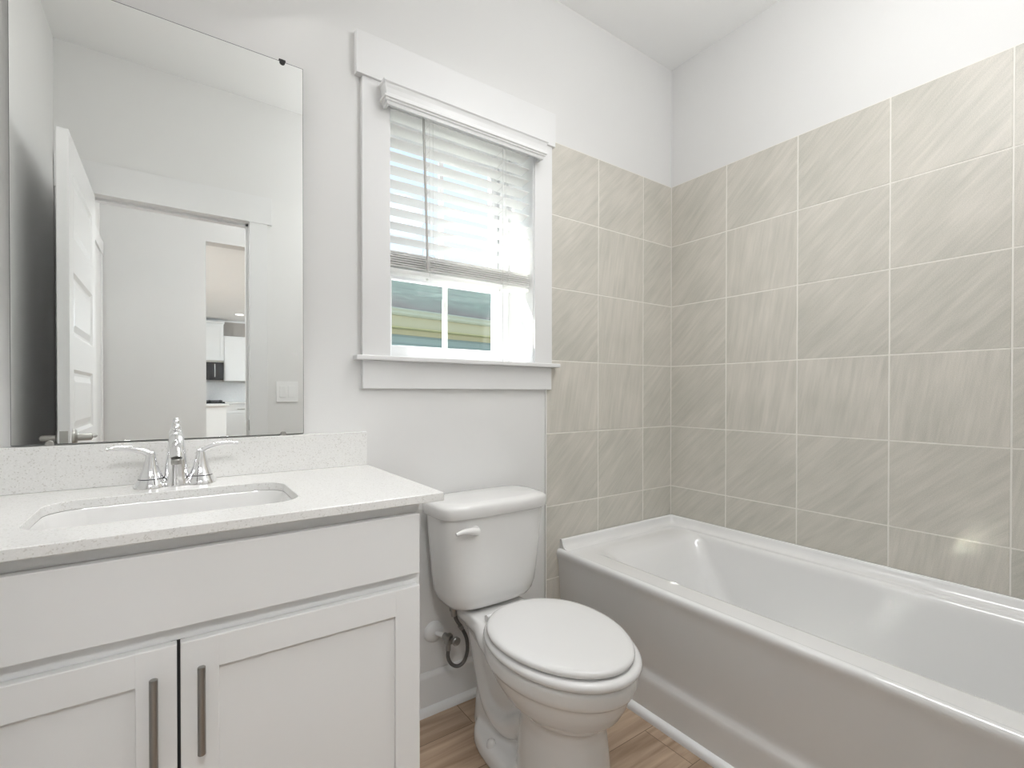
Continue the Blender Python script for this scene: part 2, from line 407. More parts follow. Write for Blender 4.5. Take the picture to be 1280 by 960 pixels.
bm = bm_new()
for a in ((LX - .1, OX0, 0, H), (OX1, .12, 0, H), (OX0, OX1, 0, OZ0 - .016), (OX0, OX1, OZ1, H)):
    box(bm, a[0], a[1], W, 0.235, a[2], a[3])
struct('wall_back', bm, M['wall'], 'white painted wall holding the mirror and the window')
struct('wall_right', B(W, .12, FY - .12, W, 0, H), M['wall'], 'white painted wall above the long run of tile behind the tub')
struct('wall_left', B(LX - .1, LX, FY - .115, W, 0, H), M['wall'], 'white painted side wall at the left end of the vanity, shaded behind the open door')
bm = bm_new()
for a in ((LX, DX0, 0, H), (DX1, W, 0, H), (DX0, DX1, DZ, H)):
    box(bm, a[0], a[1], FY - .115, FY, a[2], a[3])
struct('wall_front', bm, M['wall'], 'white painted wall around the doorway, seen in the mirror')
struct('ceiling', B(LX - .1, .12, FY - .115, .235, H, H + .1), M['ceiling'], 'flat white bathroom ceiling', 'ceiling')
struct('floor', B(-5.2, 3.6, -11.2, .235, -0.08, 0), M['wood'], 'brown wood plank floor', 'floor')

# baseboards with shoe moulding
def baseboard(name, x0, x1, y, label):
    bm = bm_new()
    extr(bm, [(y, 0), (y - .015, 0), (y - .015, .118), (y - .012, .128), (y - .004, .135), (y, .135)], x0, x1, 'x')
    extr(bm, [(y - .0145, 0), (y - .035, 0), (y - .0345, .008), (y - .030, .016), (y - .022, .021), (y - .0145, .023)], x0, x1, 'x')
    return struct(name, bm, M['trim'], label, 'baseboard', 40)
baseboard('baseboard_back', -1.600, -0.812, W, 'white baseboard and shoe moulding behind the toilet')
bm = bm_new(); extr(bm, [(-.738, 0), (-.760, 0), (-.7595, .008), (-.755, .018), (-.746, .024), (-.738, .026)], FY, 0.0, 'y')
struct('baseboard_tub', bm, M['trim'], 'white shoe moulding strip along the foot of the tub apron', 'baseboard', 40)

# tile: each tile a bevelled slab, grout sheet behind
G = 0.0023
def tile_grid(us, zs):
    out = []
    for u0, u1 in zip(us, us[1:]):
        for z0, z1 in zip(zs, zs[1:]):
            out.append((min(u0, u1) + G, max(u0, u1) - G, min(z0, z1) + G, max(z0, z1) - G))
    return out
HT = .3015
ZT = [2.149 - HT * i for i in range(7)]
zs = ZT + [0.04]
tb = thing('wall_tile_back', (-.4, 0, 0), 'square sand-coloured stone tiles on the window wall end of the tub', 'tile', kind='structure')
bm = bm_new()
for u0, u1, z0, z1 in tile_grid([0.0, -.213, -.514, -.811], zs): box(bm, u0, u1, 0.0, W - .001, z0, z1, bev=.0008, seg=1)
obj('tile_field', bm, M['tile_x'], tb)
obj('grout', B(-.811, 0.004, .0012, W - .0002, .04, 2.149), M['grout'], tb, label='pale cream grout lines')
obj('edge_bead', B(-.8165, -.811, -.001, W, .0, 2.149, bev=.001), M['caulk'], tb, label='thin pale caulk bead along the tile edge')
tr_ = thing('wall_tile_right', (0, -.75, 0), 'square sand-coloured stone tiles along the long tub wall', 'tile', kind='structure')
bm = bm_new()
for u0, u1, z0, z1 in tile_grid([0.0, -.2965, -.603, -.910, -1.2145, FY], zs):
    box(bm, 0.0, W - .001, u0, u1, z0, z1, bev=.0008, seg=1)
obj('tile_field', bm, M['tile_y'], tr_)
obj('grout', B(.0012, W - .0002, FY, 0.004, .04, 2.149), M['grout'], tr_, label='pale cream grout lines')

# ------------------------------------------------------------------ window
win = thing('window_1', (-1.182, 0, OZ0), 'white framed sash window with flat casing over the toilet', 'window', kind='structure')
cz = obj('side_casing', B(-1.573, OX0, -.012, W, OZ0, OZ1, bev=.0015), M['trim'], win)
cz = obj('side_casing', B(OX1, -.793, -.012, W, OZ0, OZ1, bev=.0015), M['trim'], win)
obj('head_casing', B(-1.593, -.782, -.020, W, OZ1, 2.248, bev=.0015), M['trim'], win)
bm = B(-1.598, -.766, -.036, W, 1.2135, 1.229, bev=.003); box(bm, OX0, OX1, W - .001, .172, 1.2135, 1.229)
obj('stool', bm, M['trim'], win)
obj('apron', B(-1.571, -.793, -.010, W, 1.123, 1.2135, bev=.0015), M['trim'], win)
bm = bm_new()
box(bm, OX0 - .001, OX0 + .004, W - .01, .172, OZ0, OZ1); box(bm, OX1 - .004, OX1 + .001, W - .01, .172, OZ0, OZ1); box(bm, OX0, OX1, W - .01, .172, OZ1 - .004, OZ1 + .001)
obj('jamb_liner', bm, M['trim'], win)
# vinyl frame
bm = bm_new()
box(bm, OX0 + .003, OX0 + .030, .165, .235, OZ0, OZ1, bev=.003); box(bm, OX1 - .030, OX1 - .003, .165, .235, OZ0, OZ1, bev=.003)
box(bm, OX0 + .028, OX1 - .028, .165, .235, OZ1 - .035, OZ1, bev=.003); box(bm, OX0 + .028, OX1 - .028, .165, .235, OZ0 - .01, OZ0 + .016, bev=.003)
box(bm, OX0 + .028, OX0 + .040, .176, .182, OZ0 + .01, OZ1 - .03); box(bm, OX1 - .040, OX1 - .028, .176, .182, OZ0 + .01, OZ1 - .03)
obj('frame', bm, M['vinyl'], win, 35)
def sash(nm, x0, x1, y0, y1, z0, z1, gx0, gx1, gz0, gz1):
    bm = bm_new()
    box(bm, x0, gx0, y0, y1, z0, z1, bev=.003); box(bm, gx1, x1, y0, y1, z0, z1, bev=.003)
    box(bm, gx0 - .004, gx1 + .004, y0, y1, z0, gz0, bev=.003); box(bm, gx0 - .004, gx1 + .004, y0, y1, gz1, z1, bev=.003)
    s = obj(nm, bm, M['vinyl'], win, 35); ym = (y0 + y1) / 2
    c = (gx0 + gx1) / 2
    obj('muntin', B(c - .0095, c + .0095, ym - .006, ym + .006, gz0 - .002, gz1 + .002, bev=.002), M['vinyl'], s)
    obj('glass_pane', B(gx0 - .004, gx1 + .004, ym - .0015, ym + .0015, gz0 - .004, gz1 + .004), M['glass'], s)
    return s
sash('lower_sash', OX0 + .032, OX1 - .032, .170, .198, 1.240, 1.592, -1.405, -.957, 1.286, 1.530)
sash('upper_sash', OX0 + .032, OX1 - .032, .204, .232, 1.552, 2.080, -1.412, -.950, 1.604, 2.045)
for x in (-1.33, -1.03):
    bm = bm_new(); lathe(bm, [(.011, 0), (.011, .006), (.006, .010)], (x, .170, 1.556), 20, 'y')
    box(bm, x - .004, x + .022, .156, .163, 1.552, 1.560, bev=.0015)
    obj('sash_lock', bm, M['vinyl'], win, 35)

# ------------------------------------------------------------------ window blind
bl = thing('window_blind', (-1.182, .02, 1.51), 'half raised white slatted blind with moulded valance and tilt wand', 'blind')
bm = bm_new()
vp = [(0, 2.030), (.008, 2.030), (.010, 2.039), (.015, 2.041), (.015, 2.046), (.020, 2.048), (.020, 2.054), (.013, 2.056), (.013, 2.064), (.016, 2.078), (.020, 2.090), (.024, 2.094), (.024, 2.100), (0, 2.100)]
vl = [[(-1.496 - o, -.0125, z), (-1.496 - o, -.040 - o, z), (-.876 + o, -.040 - o, z), (-.876 + o, -.0125, z)] for o, z in vp]
vl = [[(x, min(y, -.0125), z) for x, y, z in lp] for lp in vl]
loft(bm, vl + [vl[0]], False, False, closed=False)
bmesh.ops.remove_doubles(bm, verts=bm.verts, dist=1e-6)
for sx in (0, 1):
    lp = [bm.verts.new((-1.496 - o if sx == 0 else -.876 + o, -.0125, z)) for o, z in vp]; bm.faces.new(lp)
bmesh.ops.remove_doubles(bm, verts=bm.verts, dist=1e-6)
obj('valance', bm, M['trim'], bl)
obj('headrail', B(-1.474, -.890, .010, .062, 2.068, 2.110, bev=.002), M['slat'], bl)
def slat_loops(bm, x0, x1, y0, y1, zc, tilt, crown=.0022, th=.0026):
    ym = (y0 + y1) / 2; hw = (y1 - y0) / 2; pts = []
    K = 6
    top = []; bot = []
    for i in range(K + 1):
        u = -1 + 2 * i / K; dz = crown * (1 - u * u) - u * hw * sin(tilt)
        top.append((ym + u * hw * cos(tilt), zc + dz + th / 2)); bot.append((ym + u * hw * cos(tilt), zc + dz - th / 2))
    extr(bm, top + bot[::-1], x0, x1, 'x')
SP = .04665
bm = bm_new()
for i in range(10):
    slat_loops(bm, -1.472, -.892, .012, .062, 2.054 - .0042 - SP * i, radians(9))
obj('open_slats', bm, M['slat'], bl, 30)
bm = bm_new()
for i in range(7):
    slat_loops(bm, -1.472 + (i % 2) * .0015, -.892 - (i % 3) * .001, .010 + (i % 2) * .001, .060, 1.5840 - .0078 * i, 0.0, .0015, .0032)
obj('stacked_slats', bm, M['slat'], bl, 30)
obj('bottom_rail', B(-1.471, -.893, .012, .060, 1.513, 1.529, bev=.004), M['slat'], bl, 40)
for x in (-1.330, -1.022):
    bm = bm_new()
    for y in (.009, .064):
        tube(bm, [(x, y, 2.07), (x, y, 1.60), (x, y, 1.515)], .0009, 6)
    for i in range(10): tube(bm, [(x, .009, 2.046 - SP * i), (x, .064, 2.037 - SP * i)], .0007, 5)
    tube(bm, [(x + .012, .007, 2.07), (x + .012, .006, 1.60)], .0008, 6)
    r0 = random.Random(int(x * 1000))
    for k in range(4):      # slack loops of ladder cord over the stack
        zz = 1.592 - .017 * k
        tube(bm, [(x - .006, .008, zz), (x - .012 + r0.uniform(-.006, .006), .001, zz - .012), (x + .010 + r0.uniform(-.004, .01), -.001, zz - .005 * k / 3 - .004), (x + .018, .002, zz - .016), (x + .003, .006, zz - .020)], .0009, 6, smooth=5)
    tube(bm, [(x, .006, 1.535), (x, .004, 1.512)], .0009, 6); lathe(bm, [(.002, 0), (.0045, .002), (.0045, .006), (.002, .008)], (x, .030, 1.504), 12)
    obj('ladder_cord', bm, M['cord'], bl, 40)
bm = bm_new(); tube(bm, [(-1.360, -.006, 2.046), (-1.355, -.012, 1.80), (-1.348, -.014, 1.533)], .0042, 6)
lathe(bm, [(.0025, 0), (.0065, .002), (.0065, .03), (.004, .034)], (-1.348, -.014, 1.527), 12)
tube(bm, [(-1.360, -.004, 2.044), (-1.360, .000, 2.062), (-1.356, .012, 2.070)], .0018, 8)
obj('tilt_wand', bm, M['wand'], bl, 30, label='clear grey hexagonal tilt wand')

# ------------------------------------------------------------------ vanity cabinet
VX0, VX1 = -2.508, -1.600
CF = -.503                      # face frame plane
DF = -.524                      # door front plane
va = thing('vanity_cabinet', (-2.055, -.26, 0), 'white shaker vanity cabinet with two doors and a plain false drawer front', 'cabinet')
bm = bm_new()
box(bm, VX0, VX0 + .018, CF + .018, -.002, 0, .861); box(bm, VX1 - .018, VX1, CF + .016, -.002, 0, .861)
box(bm, VX0 + .018, VX1 - .018, CF + .018, -.002, .11, .128); box(bm, VX0 + .018, VX1 - .018, -.012, -.002, .128, .78)
box(bm, VX0 + .018, VX1 - .018, -.43, -.415, 0, .11)
obj('carcass', bm, M['cabinet'], va)
bm = bm_new()
box(bm, VX0, VX0 + .04, CF, CF + .018, .105, .861, bev=.0008); box(bm, VX1 - .04, VX1, CF, CF + .018, .0, .861, bev=.0008)
box(bm, VX0 + .04, VX1 - .04, CF, CF + .018, .81, .861); box(bm, VX0 + .04, VX1 - .04, CF, CF + .018, .655, .715); box(bm, VX0 + .04, VX1 - .04, CF, CF + .018, .105, .145)
obj('face_frame', bm, M['cabinet'], va)
obj('drawer_front', B(-2.500, -1.6085, DF, CF - .001, .7005, .8350, bev=.0015), M['cabinet'], va)
DT, DB = .6725, .118
def door(x0, x1, hx):
    s = .0575; bm = bm_new()
    box(bm, x0, x0 + s, DF, CF - .001, DB, DT, bev=.0013); box(bm, x1 - s, x1, DF, CF - .001, DB, DT, bev=.0013)
    box(bm, x0 + s - .0012, x1 - s + .0012, DF, CF - .001, DT - s, DT, bev=.0013); box(bm, x0 + s - .0012, x1 - s + .0012, DF, CF - .001, DB, DB + s, bev=.0013)
    box(bm, x0 + s - .003, x1 - s + .003, DF + .009, CF - .002, DB + s - .003, DT - s + .003)
    d = obj('door', bm, M['cabinet'], va)
    hb = bm_new(); yh = DF - .030
    zt = .6365
    for a, bb in (((zt - .152), zt),):
        tube(hb, [(hx, yh, a), (hx, yh, bb)], .0062, 24)
    for z in (zt - .028, zt - .124): tube(hb, [(hx, yh, z), (hx, DF + .001, z)], .0048, 16)
    bmesh.ops.bevel(hb, geom=[e for e in hb.edges if abs(e.verts[0].co.z - e.verts[1].co.z) < 1e-5 and (abs(e.verts[0].co.z - zt) < 1e-4 or abs(e.verts[0].co.z - zt + .152) < 1e-4)], offset=.0009, segments=2, affect='EDGES')
    obj('handle', hb, M['darknickel'], d, 40, label='dark brushed metal bar handle')
    return d
door(-2.5000, -2.0615, -2.0935)
door(-2.0565, -1.6085, -2.0270)
obj('door_gap', B(-2.070, -2.050, CF - .0009, CF - .0001, .12, .672), M['cabdark'], va, label='black shadow line showing between the doors')

# countertop with undermount cut-out
SX0, SX1, SY0, SY1 = -2.280, -1.838, -.438, -.165
ct = thing('countertop', (-2.03, -.27, .862), 'speckled off-white quartz vanity top with a low backsplash', 'countertop')
bm = bm_new()
def hole_loop(z, o=0.0): return rrect(SX0 - o, SX1 + o, SY0 - o, SY1 + o, .060 + o, z, 8)
def out_loop(z, o=0.0): return rrect(LX + .001, -1.556 - o, -.541 + o, W, .0006, z, 8)
o_b, o_c, o_t = out_loop(.861, .001), out_loop(.879, 0), out_loop(.880, .0015)
rings = loft(bm, [hole_loop(.861), out_loop(.861, .001), out_loop(.8625, 0), out_loop(.8785, 0), out_loop(.880, .0015), hole_loop(.880, .001), hole_loop(.879, 0), hole_loop(.861)], False, False)
obj('slab', bm, M['quartz'], ct, 30)
obj('backsplash', B(LX + .001, -1.560, -.014, W, .8802, .985, bev=.0012), M['quartz'], ct)

sk = thing('sink', (-2.059, -.30, .72), 'white rectangular undermount basin set in the quartz top', 'sink')
bm = bm_new()
L = []
for o, z, r in ((.022, .8600, .075), (-.000, .8600, .062), (-.004, .850, .06), (-.012, .80, .06), (-.022, .745, .06), (-.040, .728, .06), (-.075, .722, .05), (-.11, .720, .02)):
    L.append(rrect(SX0 - o, SX1 + o, SY0 - o, SY1 + o, r, z, 8))
rr = loft(bm, L, False, True)
# outer skin so that the bowl has thickness
L2 = [rrect(SX0 - .022, SX1 + .022, SY0 - .022, SY1 + .022, .075, .8600, 8), rrect(SX0 - .022, SX1 + .022, SY0 - .022, SY1 + .022, .075, .852, 8),
      rrect(SX0 - .006, SX1 + .006, SY0 - .006, SY1 + .006, .066, .846, 8), rrect(SX0 + .012, SX1 - .012, SY0 + .012, SY1 - .012, .066, .735, 8), rrect(SX0 + .06, SX1 - .06, SY0 + .06, SY1 - .06, .05, .712, 8)]
loft(bm, L2, False, True)
bmesh.ops.remove_doubles(bm, verts=bm.verts, dist=1e-5)
obj('basin', bm, M['porcelain'], sk, 50)
bm = bm_new(); lathe(bm, [(.031, 0), (.031, .003), (.024, .004), (.022, -.002), (.001, -.002)], (-2.059, -.30, .7205), 32)
obj('drain', bm, M['chrome'], sk, 40, label='round chrome drain ring')

# faucet
FX, FYY, FZ = -2.059, -.078, .8804
fa = thing('faucet', (FX, FYY, FZ), 'polished chrome two-handle faucet with curved levers', 'faucet')
bm = bm_new()
box(bm, FX - .050, FX + .050, FYY - .018, FYY + .018, FZ, FZ + .014, bev=.005, seg=3)
obj('base_plate', bm, M['chrome'], fa, 40)
bm = bm_new()
lathe(bm, [(.0290, 0), (.0285, .014), (.0262, .0185), (.0250, .024), (.0228, .050), (.0196, .085), (.0172, .103), (.0168, .108), (.0156, .118), (.0120, .126), (.004, .130)], (FX, FYY, FZ), 40)
# nose of the spout reaching forward and down
tube(bm, [(FX, FYY + .004, FZ + .108), (FX, FYY - .020, FZ + .117), (FX, FYY - .050, FZ + .112), (FX, FYY - .078, FZ + .092), (FX, FYY - .090, FZ + .074)], [.0162, .0162, .0158, .0148, .0140], 24, smooth=6)
sp_ = obj('spout', bm, M['chrome'], fa, 45)
bm = bm_new(); lathe(bm, [(.0108, 0), (.0112, .004), (.0112, .010), (.0095, .012)], (FX, FYY - .0915, FZ + .062), 24)
obj('aerator', bm, M['nickel'], sp_, 40)
bm = bm_new()
tube(bm, [(FX, FYY + .020, FZ + .010), (FX, FYY + .020, FZ + .135)], .0025, 12)
lathe(bm, [(.002, 0), (.0085, .004), (.0112, .011), (.0085, .018), (.0055, .021), (.0075, .026), (.0065, .031), (.002, .034)], (FX, FYY + .020, FZ + .128), 24)
obj('lift_rod', bm, M['chrome'], fa, 45)
for s, hx in ((-1, FX - .051), (1, FX + .051)):
    bm = bm_new()
    lathe(bm, [(.0345, 0), (.0345, .002), (.0305, .010), (.0262, .0195)], (hx, FYY, FZ), 36)
    lathe(bm, [(.0225, .0185), (.0225, .0215)], (hx, FYY, FZ), 36)
    lathe(bm, [(.0262, .0215), (.0236, .027), (.0180, .042), (.0140, .056), (.0110, .070), (.0105, .078), (.0085, .084), (.002, .086)], (hx, FYY, FZ), 36)
    h = obj('handle', bm, M['chrome'], fa, 40)
    bm = bm_new()
    tube(bm, [(hx - s * .004, FYY, FZ + .074), (hx + s * .014, FYY - .002, FZ + .087), (hx + s * .040, FYY - .006, FZ + .0955), (hx + s * .068, FYY - .012, FZ + .0985), (hx + s * .082, FYY - .015, FZ + .0965)], [.0085, .0070, .0060, .0055, .0040], 18, smooth=6, sx=1.0)
    obj('lever', bm, M['chrome'], h, 45)
    bm = bm_new(); lathe(bm, [(.0252, .0190), (.0252, .0218)], (hx, FYY, FZ), 36)
    obj('seal_ring', bm, M['rubber'], h, 40, label='dark gap ring round the handle base')

# mirror
MX0, MX1, MZ0, MZ1 = -2.363, -1.748, .989, 2.067
mi = thing('mirror', (-2.055, 0, MZ0), 'tall frameless wall mirror above the vanity', 'mirror')
obj('glass', B(MX0, MX1, -.0058, -.0010, MZ0, MZ1), M['mirror'], mi)
bm = bm_new()
e = .0009
for a in ((MX0 - e, MX0, MZ0 - e, MZ1 + e), (MX1, MX1 + e, MZ0 - e, MZ1 + e), (MX0, MX1, MZ0 - e * 1.6, MZ0), (MX0, MX1, MZ1, MZ1 + e)):
    box(bm, a[0], a[1], -.0062, W, a[2], a[3])
obj('edge', bm, M['mirroredge'], mi)
for x, z, s in ((-1.803, MZ1, -1), (-1.803, MZ0, 1), (-2.30, MZ0, 1)):
    bm = bm_new(); lathe(bm, [(.0075, 0), (.0075, .002), (.006, .0035)], (x, -.0062, z + s * .001), 20, 'y')
    box(bm, x - .009, x + .009, -.0075, W, z - s * .001 - (.006 if s > 0 else 0), z - s * .001 + (0 if s > 0 else .006), bev=.001)
    obj('clip', bm, M['nickel'] if s > 0 else M['rubber'], mi, 40, label=('small grey mirror clip' if s > 0 else 'small black mirror clip at the top edge'))

# ------------------------------------------------------------------ toilet
TX = -1.176
to = thing('toilet', (TX, -.40, 0), 'white two-piece toilet with closed lid and tank lever', 'toilet')
def remesh(vox, it=6, fac=.5):
    def f(o):
        r = o.modifiers.new('remesh', 'REMESH'); r.mode = 'VOXEL'; r.voxel_size = vox; r.use_smooth_shade = True
        s = o.modifiers.new('smooth', 'SMOOTH'); s.factor = fac; s.iterations = it
    return f
bm = bm_new()
def ring(a, yf, yb, z, n=2.0, egg=0.0): return sellipse(TX, a, yf, yb, z, n, 56, egg)
# bowl rim band and bowl
loft(bm, [ring(.020, -.56, -.44, .225), ring(.100, -.652, -.40, .232), ring(.122, -.672, -.36, .248), ring(.148, -.700, -.31, .275), ring(.163, -.717, -.27, .305), ring(.172, -.727, -.235, .335), ring(.1735, -.729, -.235, .3425),
          ring(.1815, -.7405, -.24, .3465, 2, .03), ring(.1845, -.7455, -.24, .360, 2, .03), ring(.1850, -.7465, -.24, .386, 2, .03), ring(.180, -.742, -.245, .394, 2, .03)])
# front column
loft(bm, [ring(.120, -.662, -.38, .0, 2.3), ring(.119, -.660, -.38, .02, 2.3), ring(.114, -.652, -.385, .12, 2.3), ring(.108, -.645, -.39, .20, 2.2), ring(.112, -.650, -.39, .245, 2.1), ring(.135, -.68, -.38, .27, 2.0)])
# rear trapway body: narrow waist and side bulge
loft(bm, [ring(.080, -.42, -.10, .0, 2.6), ring(.078, -.42, -.105, .05, 2.6), ring(.072, -.43, -.11, .12, 2.6), ring(.072, -.44, -.10, .20, 2.6), ring(.078, -.46, -.075, .28, 2.6), ring(.100, -.46, -.045, .34, 3), ring(.112, -.46, -.035, .375, 3.4)])
for s in (-1, 1):
    tube(bm, [(TX + s * .050, -.52, .20), (TX + s * .056, -.42, .150), (TX + s * .058, -.34, .105), (TX + s * .052, -.25, .12), (TX + s * .045, -.19, .20), (TX + s * .048, -.15, .32)], [.030, .034, .038, .040, .040, .04], 16, smooth=6)
# tank deck
loft(bm, [rrect(TX - .100, TX + .100, -.34, -.030, .035, .345, 6), rrect(TX - .112, TX + .112, -.345, -.026, .035, .365, 6), rrect(TX - .114, TX + .114, -.345, -.024, .035, .388, 6), rrect(TX - .110, TX + .110, -.345, -.028, .032, .394, 6)])
# flare from deck to the rim sides
for s in (-1, 1):
    tube(bm, [(TX + s * .078, -.14, .362), (TX + s * .092, -.23, .362), (TX + s * .120, -.31, .364), (TX + s * .142, -.40, .366)], [.026, .027, .028, .028], 14, smooth=5)
# foot plate
loft(bm, [ring(.130, -.56, -.15, .0, 2.5), ring(.132, -.56, -.15, .012, 2.5), ring(.130, -.557, -.153, .034, 2.5), ring(.122, -.55, -.162, .046, 2.5), ring(.10, -.54, -.18, .052, 2.5)])
bowl = obj('bowl', bm, M['porcelain'], to, mods=remesh(.0052, 7))
for s in (-1, 1):
    bm = bm_new(); lathe(bm, [(.0145, 0), (.0140, .012), (.0115, .020), (.006, .0245), (.001, .0255)], (TX + s * .108, -.318, .040), 24)
    obj('bolt_cap', bm, M['porcelain'], to, 50)
# tank
bm = bm_new()
def tr2(hw, yf, z, n=4.2, yb=-.018): return sellipse(TX - .004, hw, yf, yb, z, n, 64)
loft(bm, [tr2(.105, -.165, .4000, 3.2, -.04), tr2(.135, -.190, .4030, 3.4, -.030), tr2(.154, -.203, .4120, 3.6), tr2(.166, -.210, .428, 3.8), tr2(.174, -.214, .455, 4), tr2(.180, -.216, .50), tr2(.186, -.219, .56), tr2(.193, -.222, .63), tr2(.199, -.224, .69), tr2(.201, -.225, .716)])
tank = obj('tank', bm, M['porcelain'], to, 60)
bm = bm_new()
loft(bm, [tr2(.196, -.222, .712, 4.4, -.014), tr2(.209, -.233, .7125, 4.4, -.012), tr2(.2125, -.237, .716, 4.4, -.010), tr2(.2135, -.238, .742, 4.4, -.010), tr2(.2115, -.236, .750, 4.4, -.012), tr2(.204, -.228, .7565, 4.4, -.018), tr2(.18, -.20, .7590, 4, -.04), tr2(.08, -.14, .7600, 3, -.09)])
obj('tank_lid', bm, M['porcelain'], to, 60)
bm = bm_new()
lathe(bm, [(.0165, 0), (.0165, .004), (.013, .009), (.004, .011)], (-1.283, -.2215, .672), 28, 'y')
tube(bm, [(-1.283, -.236, .673), (-1.305, -.240, .678), (-1.335, -.243, .681), (-1.362, -.243, .677)], [.0135, .0125, .0085, .0055], 18, smooth=6)
lathe(bm, [(.006, 0), (.006, .012)], (-1.283, -.224, .672), 16, 'y')
obj('flush_lever', bm, M['porcelain'], to, 60)
# seat ring
bm = bm_new(); N = 72
def sring(a, yf, yb, z, egg): return sellipse(TX, a, yf, yb, z, 2.05, N, egg)
prof_ = [(.0, .398), (.003, .4005), (.006, .405), (.0062, .410), (.004, .4155), (-.002, .4195), (-.012, .4215)]
loops = [sring(.184 + o, -.748 - o, -.262 + o, z, .045) for o, z in prof_]
loops += [sring(.184 - d, -.748 + d, -.262 - d, z, .045) for d, z in ((.055, .420), (.066, .416), (.070, .408), (.066, .3985))]
loft(bm, loops + [loops[0]], False, False)
bmesh.ops.remove_doubles(bm, verts=bm.verts, dist=1e-6)
obj('seat', bm, M['seat'], to, 60)
bm = bm_new()
loops = [sellipse(TX - .002, .178 + o, -.734 - o, -.282 + o, z, 2.05, N, .10) for o, z in ((-.014, .4228), (-.003, .4235), (.002, .427), (.0035, .432), (.002, .4375), (-.004, .4415), (-.016, .4440), (-.05, .4458), (-.10, .4468), (-.16, .447))]
loft(bm, loops)
obj('lid', bm, M['seat'], to, 60)
for s in (-1, 1):
    bm = bm_new(); tube(bm, [(TX + s * .060, -.266, .409), (TX + s * .092, -.266, .409)], .0075, 18)
    box(bm, TX + s * .078 - .013, TX + s * .078 + .013, -.272, -.250, .3935, .411, bev=.003)
    obj('hinge', bm, M['seat'], to, 40)

# water supply
sv = thing('supply_valve', (-1.318, -.03, .10), 'dark shut-off valve with a looped braided hose beside the toilet', 'valve')
bm = bm_new(); lathe(bm, [(.037, 0), (.036, .004), (.030, .010), (.018, .016), (.010, .018)], (-1.318, W, .270), 36, 'y')
obj('escutcheon', bm, M['trim'], sv, 40, label='round white wall flange')
bm = bm_new(); tube(bm, [(-1.316, -.005, .270), (-1.298, -.050, .268)], .0078, 18)
obj('stub_pipe', bm, M['trim'], sv, 40, label='short white stub pipe')
bm = bm_new()
tube(bm, [(-1.301, -.043, .2685), (-1.290, -.070, .266)], .0125, 20)
box(bm, -1.306, -1.281, -.072, -.050, .247, .280, bev=.003)
tube(bm, [(-1.296, -.064, .252), (-1.2975, -.066, .228)], .0085, 16)
tube(bm, [(-1.288, -.074, .266), (-1.281, -.088, .265)], .005, 14); lathe(bm, [(.013, 0), (.015, .003), (.015, .010), (.012, .013)], (-1.281, -.086, .265), 16, 'y')
obj('valve_body', bm, M['darknickel'], sv, 40)
bm = bm_new()
tube(bm, [(-1.2975, -.066, .232), (-1.300, -.070, .206), (-1.289, -.075, .182), (-1.268, -.080, .171), (-1.247, -.085, .182), (-1.236, -.090, .219), (-1.242, -.095, .265), (-1.262, -.100, .306), (-1.285, -.105, .342), (-1.300, -.110, .372)], .0062, 14, smooth=8)
obj('hose', bm, M['braid'], sv, 50, label='grey braided hose looping up to the tank')
for pts, r, k in (([(-1.263, -.100, .307), (-1.272, -.102, .320)], .0082, 16), ([(-1.298, -.109, .364), (-1.302, -.110, .386)], .0095, 16), ([(-1.302, -.110, .384), (-1.303, -.110, .3995)], .013, 8)):
    bm = bm_new(); tube(bm, pts, r, k)
    obj('hose_fitting', bm, M['darknickel'], sv, 40)

# ------------------------------------------------------------------ bathtub
tub = thing('bathtub', (-.38, FY / 2, 0), 'glossy white alcove bathtub with a plain apron', 'bathtub')
DZK = .460
bm = bm_new()
IY0, IY1, IX0, IX1 = -1.41, -.078, -.664, -.072
lo = []
S8 = 10
lo.append(rrect(-.738, -.001, FY + .001, -.001, .002, DZK, S8))
lo.append(rrect(IX0 - .006, IX1 + .004, IY0 - .006, IY1 + .014, .085, DZK, S8))
for o, z, oy in ((.004, .4595, .016), (.011, .4565, .040), (.017, .4505, .066), (.0215, .442, .090), (.024, .430, .110)):
    lo.append(rrect(IX0 + o, IX1 - o * .7, IY0 + o, IY1 - oy, .082, z, S8))
for t in (.25, .5, .75, .88):
    z = .430 + (.115 - .430) * t
    lo.append(rrect(IX0 + .024 + .028 * t, IX1 - .017 - .040 * t, IY0 + .024 + .048 * t, IY1 - .110 - .18 * t, .085 + .03 * t, z, S8))
lo.append(rrect(IX0 + .052, IX1 - .058, IY0 + .074, IY1 - .295, .110, .108, S8))
lo.append(rrect(IX0 + .062, IX1 - .068, IY0 + .086, IY1 - .315, .105, .096, S8))
lo.append(rrect(IX0 + .085, IX1 - .090, IY0 + .112, IY1 - .345, .095, .088, S8))
lo.append(rrect(IX0 + .130, IX1 - .135, IY0 + .160, IY1 - .40, .070, .083, S8))
loft(bm, lo, False, True)
obj('basin', bm, M['acrylic'], tub, 60)
bm = bm_new()
pf = [(-.738, DZK), (-.746, .4592), (-.7525, .4560), (-.7560, .4500), (-.7570, .4420), (-.7560, .4330), (-.7535, .4240), (-.7500, .4120), (-.7470, .39), (-.7300, .175), (-.7295, .160), (-.7320, .148), (-.7375, .136), (-.7405, .126), (-.7410, .116), (-.7400, .0), (-.70, .0), (-.70, .40), (-.72, .45)]
extr(bm, pf, FY + .001, -.001, 'y')
obj('apron', bm, M['acrylic'], tub, 60)
bm = bm_new()
prof_f = [(.001, .44), (.001, .4955), (.003, .498), (.011, .498), (.014, .4955), (.0165, .487), (.020, .476), (.026, .4670), (.035, .4620), (.048, .4604), (.058, .4590), (.058, .44)]
loops = []
